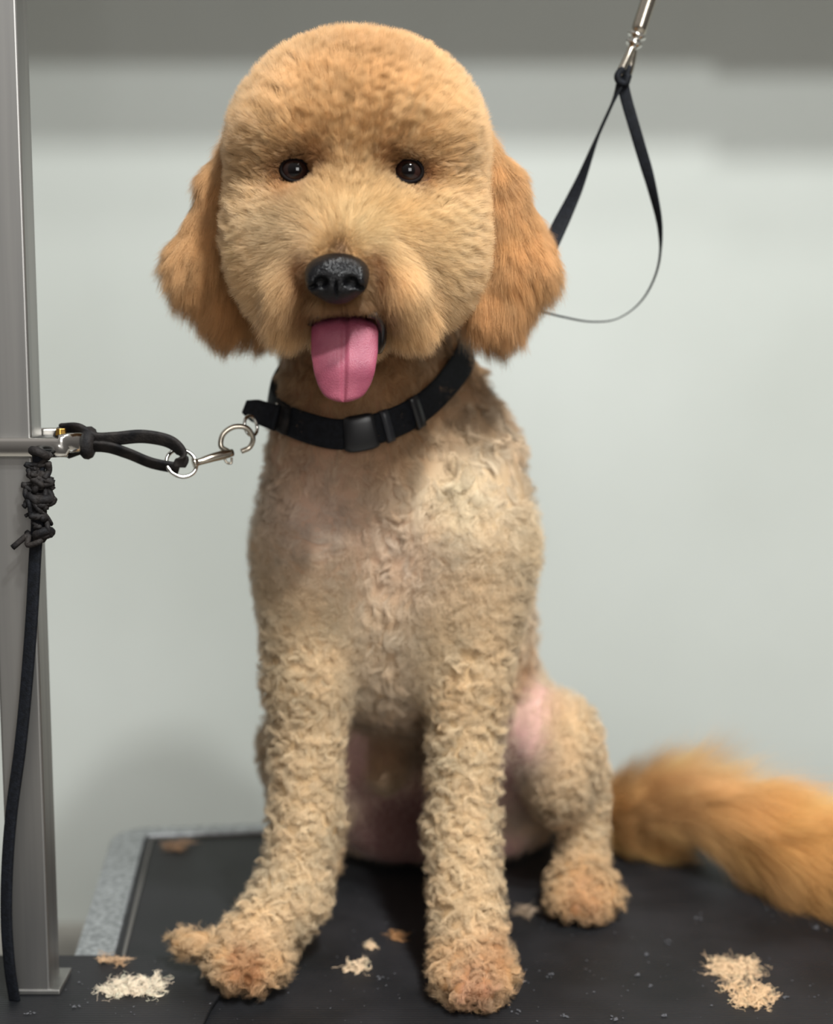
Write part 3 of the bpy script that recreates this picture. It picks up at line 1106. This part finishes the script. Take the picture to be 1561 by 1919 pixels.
# collar flattens the neck coat
# clumps
cc_ = np.zeros_like(R0)
cid = np.zeros(n, np.int64)
ci = np.zeros(n)
for li_, l in enumerate(labs):
    m_ = Wr.argmax(1) == li_
    if not m_.any(): continue
    cc_[m_], cid[m_] = worley(R0[m_], PAR[l][6], 3 + li_)
crand = ((cid * 9301 + 49297) % 233280) / 233280.0
crand2 = ((cid * 4561 + 5147) % 99991) / 99991.0
longc = Wr[:, li['tail']] + Wr[:, li['ear']] * .6
L *= 1 + longc * ((crand2 - .6) * .5) + longc * (rs.rand(n) - .6) * .4
NZ1, NZ2, NZ3 = Noise(1), Noise(2), Noise(3)
wl_curl = Wr @ np.array([{'body': .020, 'neck': .020, 'leg': .010, 'paw': .010, 'bare': .02, 'tail': .06, 'head': .009, 'lip': .014, 'ear': .030}[l] for l in labs])
curl_amp = fC * (Wr @ np.array([{'body': .0028, 'neck': .0022, 'leg': .0030, 'paw': .0026, 'bare': .001, 'tail': .002, 'head': .0008, 'lip': .0006, 'ear': .002}[l] for l in labs]))


def strands(sel, K):
    """grow the strands of the selected roots, K points each"""
    out = []
    for ii in np.array_split(np.flatnonzero(sel), max(1, int(sel.sum() / 60000))):
        m = len(ii)
        R_, N_, F_, cl = R0[ii], N0[ii], flow[ii], cc_[ii]
        fN_, fF_, fC_, fK_, L_, w_ = fN[ii], fF[ii], fC[ii], fK[ii], L[ii], wl_curl[ii]
        tuft = NZ1(cl, w_ * 1.5) * (fC_ * .55)[:, None]
        dirc = N_ * fN_[:, None] + F_ * fF_[:, None] + tuft
        dirc /= np.linalg.norm(dirc, axis=1)[:, None]
        off = R_ - cl
        off -= N_ * (off * N_).sum(1)[:, None]
        jit = rs.normal(size=(m, 3)) * .10
        ca = crand[ii] * 2 * math.pi
        T1 = np.cross(N_, F_)
        T1 /= np.linalg.norm(T1, axis=1)[:, None] + 1e-9
        T2 = np.cross(N_, T1)
        turns = .6 + crand2[ii] * .9
        P_ = np.empty((m, K, 3))
        P_[:, 0] = R_ - N_ * 0.0012
        pos = R_.copy()
        for k in range(1, K):
            t = k / (K - 1)
            d_ = dirc + NZ2(pos, w_) * (fC_ * .55)[:, None] + jit
            d_ = d_ + F_ * (np.minimum(L_ / .03, 1.3) * t * .40)[:, None]      # longer coats droop
            d_ /= np.linalg.norm(d_, axis=1)[:, None]
            pos = pos + d_ * (L_ / (K - 1))[:, None]
            hx = (T1 * np.cos(ca + turns * 2 * math.pi * t)[:, None] + T2 * np.sin(ca + turns * 2 * math.pi * t)[:, None]) * (curl_amp[ii] * t)[:, None]
            P_[:, k] = pos - off * (fK_ * t ** 1.3)[:, None] + hx
        P_[:, :, 2] = np.maximum(P_[:, :, 2], TZ + 0.0012 + np.abs(rs.normal(size=(m, 1))) * .0008)
        for s in EYES:   # hair parts around the eyes
            v_ = P_ - s
            dd = np.linalg.norm(v_ * np.array([1, .55, 1.1]), axis=2)
            push = np.clip(.0099 / np.maximum(dd, 1e-5), 1, 2.0)
            sc = np.where(P_[:, :, 1] < s[1] + .004, push, 1)[:, :, None]
            P_ = np.where(sc > 1, s + v_ * np.concatenate([sc, np.ones_like(sc), sc], 2), P_)
        out.append(P_.astype(np.float32))
    return np.concatenate(out)


# colour
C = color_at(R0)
vals = 1 + (crand - .5) * .22 + rs.normal(size=n) * .06
big = NZ3(R0, 0.045)[:, 0]
vals = vals * (1 + big * .05) * (1 + longc * (crand - .5) * .25) * (1 - .08 * Wr[:, li['ear']])
C = C[:, :1] ** .86 * np.concatenate([np.ones((n, 1)), (C[:, 1:] / C[:, :1]) ** (np.array([[.76, .77]]) + .08 * np.clip(Wr[:, li['tail']] + Wr[:, li['ear']], 0, 1)[:, None])], 1)
C = C * vals[:, None]
warm = (crand2 - .5) * .10 + big * .02
C = C * np.stack([1 + warm * .2, 1 - warm * .5, 1 - warm * 1.2], 1)
C = np.clip(C, .01, .93)
lab = Wr.argmax(1)


def coat(name, sel, parent, K, label=None, tip=.35):
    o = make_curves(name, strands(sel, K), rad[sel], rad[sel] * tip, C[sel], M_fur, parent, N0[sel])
    if label: o['label'] = label
    return o


is_ear = lab == li['ear']
is_tail = lab == li['tail']
is_head = (lab == li['head']) | (lab == li['lip'])
xm = W(670, 400, 1.0)[0]
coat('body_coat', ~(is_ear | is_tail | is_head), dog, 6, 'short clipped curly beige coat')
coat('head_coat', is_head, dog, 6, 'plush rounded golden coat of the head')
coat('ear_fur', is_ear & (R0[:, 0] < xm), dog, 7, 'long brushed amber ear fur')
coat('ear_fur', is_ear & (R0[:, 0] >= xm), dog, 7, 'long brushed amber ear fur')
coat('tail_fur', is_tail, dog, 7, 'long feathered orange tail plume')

# ---- eyes
def mat_eye():
    m = mat('dog_eye', rgba(20, 10, 8), 0.03)
    nt = m.node_tree
    b = nt.nodes['Principled BSDF']
    b.inputs['Coat Weight'].default_value = .25
    b.inputs['Coat Roughness'].default_value = 0.02
    b.inputs['Specular IOR Level'].default_value = .35
    tc = nt.nodes.new('ShaderNodeTexCoord')
    sp = nt.nodes.new('ShaderNodeSeparateXYZ')
    cb = nt.nodes.new('ShaderNodeCombineXYZ')
    ln = nt.nodes.new('ShaderNodeVectorMath'); ln.operation = 'LENGTH'
    rp = nt.nodes.new('ShaderNodeValToRGB')
    nt.links.new(tc.outputs['Object'], sp.inputs[0])
    nt.links.new(sp.outputs['X'], cb.inputs['X'])
    nt.links.new(sp.outputs['Z'], cb.inputs['Y'])
    nt.links.new(cb.outputs[0], ln.inputs[0])
    mr = nt.nodes.new('ShaderNodeMapRange')
    mr.inputs['From Max'].default_value = 0.0115
    nt.links.new(ln.outputs['Value'], mr.inputs['Value'])
    nt.links.new(mr.outputs[0], rp.inputs[0])
    cr = rp.color_ramp
    cr.elements[0].position = 0.0; cr.elements[0].color = rgba(6, 4, 5)
    cr.elements[1].position = 0.36; cr.elements[1].color = rgba(10, 6, 6)
    for p_, c_ in ((.42, rgba(40, 24, 20)), (.66, rgba(36, 20, 16)), (.74, rgba(12, 7, 7)), (.88, rgba(30, 20, 20)), (.95, rgba(90, 76, 74))):
        e = cr.elements.new(p_); e.color = c_
    nt.links.new(rp.outputs[0], b.inputs['Base Color'])
    return m


M_eye = mat_eye()
M_rim = mat('eyelid_leather', rgba(14, 8, 7), 0.7, Specular_IOR_Level=.1)
def uvs(name, c, r, m, parent, sc=(1, 1, 1)):
    bm = bmesh.new()
    bmesh.ops.create_uvsphere(bm, u_segments=48, v_segments=32, radius=r)
    for v in bm.verts: v.co = Vector((v.co.x * sc[0], v.co.y * sc[1], v.co.z * sc[2]))
    me = bpy.data.meshes.new(name)
    bm.to_mesh(me); bm.free()
    me.polygons.foreach_set('use_smooth', [True] * len(me.polygons))
    me.materials.append(m)
    o = bpy.data.objects.new(name, me)
    COL.objects.link(o)
    o.parent = parent
    o.location = Vector(c) - parent.location
    return o


for s in EYES:
    eo = uvs('eye', s, .0112, M_eye, dog)
    c = s + np.array([0, -.0068, 0])
    pth = []
    for i in range(36):
        a = 2 * math.pi * i / 36
        x = .0090 * math.cos(a)
        z = .0072 * math.sin(a) + .0006 * math.cos(a) * math.copysign(1, s[0])
        rr_ = math.sqrt(max(1e-9, .0116 ** 2 - x * x - z * z))
        pth.append(s + np.array([x, -rr_, z]))
    rim = tube('eyelid', pth, 0.0013, M_rim, None, closed=True, seg=10)
    rim.parent = eo
    rim.location = -Vector(s)
    bpy.context.view_layer.update()

# ---- nose leather
def nose_sdf(p):
    c = NOSE
    q = p - c
    d = sd_ell(q, (0, 0, .003), (.0195, .0165, .0120))
    d = smin(d, sd_ell(q, (0, -.002, -.006), (.0135, .0125, .0098)), .006)
    d = smin(d, sd_ell(q, (-.0115, -.006, -.002), (.0072, .0085, .0082)), .004)
    d = smin(d, sd_ell(q, (.0115, -.006, -.002), (.0072, .0085, .0082)), .004)
    for sg in (-1, 1):
        d = smax(d, -sd_ell(q, (sg * .0092, -.0165, -.0030), (.0046, .0070, .0038)), .0018)
        d = smax(d, -sd_ell(q, (sg * .0145, -.0125, -.0058), (.0040, .0050, .0014), rotm('Y', sg * .35)), .0015)
    d = smax(d, -sd_ell(q, (0, -.0165, -.0095), (.0008, .0050, .0080)), .0015)
    return d


Vn, Fn = surface_nets(nose_sdf, NOSE - .026, NOSE + .026, 0.00065)
M_nose = mat('nose_leather', rgba(8, 8, 11), 0.26)
M_nose.node_tree.nodes['Principled BSDF'].inputs['Specular IOR Level'].default_value = .38
nt = M_nose.node_tree
tcn = nt.nodes.new('ShaderNodeTexCoord'); vo = nt.nodes.new('ShaderNodeTexVoronoi'); vo.inputs['Scale'].default_value = 1100
bpn = nt.nodes.new('ShaderNodeBump'); bpn.inputs['Strength'].default_value = .9; bpn.inputs['Distance'].default_value = .0005
nt.links.new(tcn.outputs['Object'], vo.inputs['Vector']); nt.links.new(vo.outputs['Distance'], bpn.inputs['Height'])
nt.links.new(bpn.outputs[0], nt.nodes['Principled BSDF'].inputs['Normal'])
np_mesh('nose', Vn, Fn, M_nose, dog)

# ---- tongue
def mat_tongue():
    m = mat('tongue', rgba(140, 72, 90), 0.45)
    b = m.node_tree.nodes['Principled BSDF']
    b.inputs['Subsurface Weight'].default_value = .15
    b.inputs['Subsurface Radius'].default_value = (.004, .0015, .001)
    b.inputs['Subsurface Scale'].default_value = 1.0
    noise_mix(m, 60, rgba(138, 64, 84), rgba(156, 80, 98), bump=.3, bump_scale=1500)
    return m


NL, NC = 40, 96
spine = catmull([W(648, 572, .948), W(648, 592, .928), W(646, 616, .914), W(645, 660, .908), W(645, 705, .906), W(644, 754, .909)], 8)
spine = np.array(spine)
tt = np.linspace(0, 1, len(spine))
tn = np.linspace(0, 1, NL)
sp_ = np.stack([np.interp(tn, tt, spine[:, a]) for a in range(3)], 1)
hwid = np.interp(tn, [0, .15, .35, .6, .78, .88, .95, .985, 1], [.0195, .0206, .0212, .0210, .0190, .0165, .0128, .0085, .0030])
vv, ff = [], []
Tn = np.gradient(sp_, axis=0); Tn /= np.linalg.norm(Tn, axis=1)[:, None]
for i in range(NL):
    X = np.array([1.0, 0, 0])
    Nn = np.cross(Tn[i], X); Nn /= np.linalg.norm(Nn)
    if Nn[1] > 0: Nn = -Nn
    for k in range(NC):
        a = 2 * math.pi * k / NC
        s_ = math.cos(a)
        x = hwid[i] * math.copysign(abs(s_) ** .8, s_)
        th = .0030 * min(1, hwid[i] / .012) ** .7
        z = th * math.sin(a)
        if math.sin(a) > 0:
            z -= .0026 * math.exp(-(x / .0010) ** 2) * min(1, hwid[i] / .012)
        z += .0022 * (x / .02) ** 2 * -1 + .0006 * math.sin(i * .5)
        vv.append(sp_[i] + X * x + Nn * z)
for i in range(NL - 1):
    for k in range(NC):
        k2 = (k + 1) % NC
        ff.append((i * NC + k, i * NC + k2, (i + 1) * NC + k2, (i + 1) * NC + k))
ff.append(tuple(range(NC))[::-1]); ff.append(tuple((NL - 1) * NC + k for k in range(NC)))
tg = mesh_obj('tongue', vv, ff, mat_tongue(), dog)
md = tg.modifiers.new('sub', 'SUBSURF'); md.levels = 1; md.render_levels = 1
# black lip edge beside the tongue
lipm = mat('black_lip', rgba(20, 12, 13), .3)
tube('lip_edge', catmull([W(600, 590, .910), W(586, 594, .912), W(582, 606, .918)], 6), .0022, lipm, dog, seg=10)
tube('lip_edge', catmull([W(690, 588, .910), W(708, 592, .910), W(716, 610, .914), W(715, 640, .922), W(709, 656, .930)], 6), .0030, lipm, dog, seg=10)

# ------------------------------------------------------------------ collar
cpx = [(640, 822, 1.030), (560, 806, 1.040), (505, 782, 1.062), (478, 748, 1.095), (488, 690, 1.135), (540, 640, 1.175), (670, 600, 1.195), (800, 620, 1.170), (832, 668, 1.125), (812, 728, 1.080), (765, 775, 1.050), (705, 808, 1.033)]
cp0 = np.array(catmull([W(*c) for c in cpx], 10, closed=True))
# lay it on the coat: push each point out to the neck surface
cc0 = cp0.mean(0)
outw = cp0 - cc0
outw /= np.linalg.norm(outw, axis=1)[:, None]
for _ in range(6):
    d_ = dog_sdf(cp0)
    cp0 = cp0 + outw * np.clip(.0055 - d_, -.006, .006)[:, None] * .7
for _ in range(12):
    cp0 = .5 * cp0 + .25 * (np.roll(cp0, 1, 0) + np.roll(cp0, -1, 0))
gc = grad(dog_sdf, cp0)
for _ in range(10): gc = .5 * gc + .25 * (np.roll(gc, 1, 0) + np.roll(gc, -1, 0))
Tc = np.roll(cp0, -1, 0) - np.roll(cp0, 1, 0)
upc = np.cross(Tc, gc)
collar = empty('dog_collar', tuple(W(640, 822, 1.03)), 'black webbing collar with side release buckle, round the dog neck', 'collar')
tube('webbing', cp0, .0112, M_black, collar, closed=True, seg=20, up=upc, flat=.17)


def sub_path(i0, i1):
    n_ = len(cp0)
    ii = [(i % n_) for i in range(i0, i1)]
    return cp0[ii] + gc[ii] * .0022, upc[ii]


def nearest(px, py):
    best, bi = 1e9, 0
    for i, p in enumerate(cp0):
        r = p - np.array([0, 0, CZ])
        z = r[1] * CT - r[2] * ST
        X = 780.5 + F * r[0] / z
        Y = 959.5 - F * (r[1] * ST + r[2] * CT) / z
        d = (X - px) ** 2 + (Y - py) ** 2
        if r[1] < 1.12 and d < best: best, bi = d, i
    return bi


bi = nearest(672, 815)
p_, u_ = sub_path(bi - 5, bi + 5)
tube('buckle', p_, np.interp(np.linspace(0, 1, len(p_)), [0, .15, .85, 1], [.0122, .0134, .0134, .0118]), M_plastic, collar, seg=20, up=u_, flat=.30)
bi = nearest(722, 795)
p_, u_ = sub_path(bi - 1, bi + 2)
tube('buckle_clasp', p_, .0122, mat('worn_plastic', rgba(38, 40, 46), .38), collar, seg=20, up=u_, flat=.34)
bi = nearest(775, 768)
p_, u_ = sub_path(bi - 1, bi + 2)
tube('strap_slider', p_, .0126, M_plastic, collar, seg=20, up=u_, flat=.24)
bi = nearest(520, 790)
p_, u_ = sub_path(bi - 4, bi + 3)
tube('stitched_tab', p_, .0106, M_black_worn, collar, seg=16, up=u_, flat=.34)
tube('tag_ring', ring_path(cp0[bi] + gc[bi] * .004 + np.array([0, 0, .006]), .0035, (1, .3, 0), 18), .0009, M_chrome, collar, closed=True, seg=8)
# loop of webbing at the side that takes the tether's hook
tube('side_loop', catmull([W(520, 784, 1.052), W(496, 776, 1.056), W(474, 768, 1.056), W(458, 762, 1.054)], 6), np.interp(np.linspace(0, 1, 19), [0, .6, 1], [.0098, .0086, .0050]), M_black, collar, seg=16, up=(.25, 0, 1), flat=.3)
tube('d_ring', ring_path(W(470, 798, 1.030), .0066, (.8, -.5, .1), 26, .0075), .0013, M_chrome, collar, closed=True, seg=8)


# ------------------------------------------------------------------ clippings on the table
def clump(px, py, wpx, hpx, col, count, seed, label, group=None, z=TZ, name='fur_clump', curl=1.0, thick=1.0):
    r = np.random.RandomState(seed)
    c = G(px, py, z)
    sx_ = wpx / F * c[1] / 2
    sy_ = hpx / (0.48 * F) * c[1] ** 2 / 2
    # lumps of curls inside the outline
    nl = max(2, int(count / 60))
    lc = np.stack([r.uniform(-1, 1, nl) * sx_ * .75, r.uniform(-1, 1, nl) * sy_ * .75, np.zeros(nl)], 1)
    which = r.randint(0, nl, count)
    base = c + lc[which] + np.stack([r.normal(size=count) * sx_ * .22, r.normal(size=count) * sy_ * .22, np.abs(r.normal(size=count)) * .0016 * thick + .0008], 1)
    nz = Noise(seed + 5)
    k_ = 9
    P_ = np.empty((count, k_, 3))
    pos = base.copy()
    d0 = nz(base, .012) * np.array([1, 1, .25])
    for k in range(k_):
        P_[:, k] = pos
        d = nz(pos, .006 / curl) * np.array([1, 1, .5]) + d0 * .5 + r.normal(size=(count, 3)) * .2 * np.array([1, 1, .5])
        d /= np.linalg.norm(d, axis=1)[:, None]
        pos = pos + d * min(.0016, sx_ * .16)
    P_[:, :, 2] = z + .0006 + np.abs(P_[:, :, 2] - z - .0006)
    base_c = np.asarray(col) * (1 + r.normal(size=(count, 1)) * .1)
    anchor = empty_at = Vector(c)
    P_ = P_ - np.array(anchor)
    o = make_curves(name, P_, np.full(count, .00011), np.full(count, .00006), np.clip(base_c, .02, .9), M_fur)
    o.location = anchor
    tag(o, label, 'fur clipping', group)
    return o


ZP = TZ + .0064
clump(255, 1858, 110, 38, srgb(246, 224, 198), 1500, 21, 'pale cream tuft of cut fur lying on the black pad near the post', z=ZP)
clump(1380, 1822, 92, 40, srgb(240, 204, 164), 1100, 22, 'tan curl of cut fur on the right, far end of the winding tuft')
clump(1405, 1868, 84, 46, srgb(238, 200, 158), 1100, 23, 'tan curl of cut fur on the right, near end of the winding tuft')
clump(662, 1817, 44, 20, srgb(240, 210, 176), 420, 24, 'small cream tuft of cut fur midway between the front paws')
clump(692, 1775, 26, 12, srgb(236, 204, 168), 200, 25, 'tiny pale curl of cut fur just behind the small cream tuft')
clump(744, 1758, 34, 20, srgb(170, 125, 85), 260, 26, 'brownish curl of cut fur in the shade left of the straight front leg')
clump(325, 1592, 60, 18, srgb(176, 140, 110), 300, 27, 'dull brown tuft of cut fur at the far left corner of the mat')
clump(984, 1716, 40, 26, srgb(150, 130, 110), 220, 28, 'greyish wisp of cut fur between the front and the hind paw')
clump(212, 1806, 50, 14, srgb(206, 170, 134), 260, 29, 'thin brownish wisp of cut fur at the far edge of the pad', z=ZP)
clump(905, 1892, 60, 12, srgb(228, 186, 140), 260, 31, 'short curls of cut fur under the toes of the straight front paw')
# fine specks over the rubber
r = np.random.RandomState(77)
SP = [(1252, 1768, 9, 5), (1036, 1828, 10, 5), (1213, 1790, 6, 4), (1196, 1828, 5, 3), (983, 1840, 5, 4), (1218, 1848, 6, 4), (712, 1834, 8, 5), (1156, 1910, 12, 6), (1060, 1905, 9, 4), (966, 1898, 9, 4), (1308, 1722, 6, 4), (1470, 1870, 6, 3), (1530, 1740, 6, 4), (1245, 1905, 7, 3), (140, 1888, 12, 4), (60, 1900, 16, 4)]
pts_s = []
for (a, b, s1, s2) in SP:
    for _ in range(7): pts_s.append((a + r.normal() * s1 * .5, b + r.normal() * s2 * .5, 1.7))
for _ in range(200):
    pts_s.append((r.uniform(560, 1560), 1640 + 279 * r.rand() ** .7, r.uniform(.5, 1.5)))
for _ in range(60):
    pts_s.append((r.uniform(120, 560), r.uniform(1800, 1915), r.uniform(.5, 1.5)))
bm = bmesh.new()
for a, b, s in pts_s:
    z = ZP if (a < 440 and b > 1800) else TZ
    p = G(a, b, z)
    q = s * .00042 * r.uniform(.6, 1.3)
    mt = Matrix.Translation((p[0], p[1], z + q * .5 + .0004)) @ Matrix.Rotation(r.rand() * 6.3, 4, 'Z') @ Matrix.Diagonal((q * 1.6, q, q * .5, 1))
    bmesh.ops.create_icosphere(bm, subdivisions=1, radius=1.0, matrix=mt)
crumb = bm_obj('fur_crumbs', bm, mat('clipping_crumbs', rgba(84, 84, 88), .8), None)
tag(crumb, 'fine pale crumbs of cut fur and dander scattered over the black rubber', 'clippings', None, 'stuff')
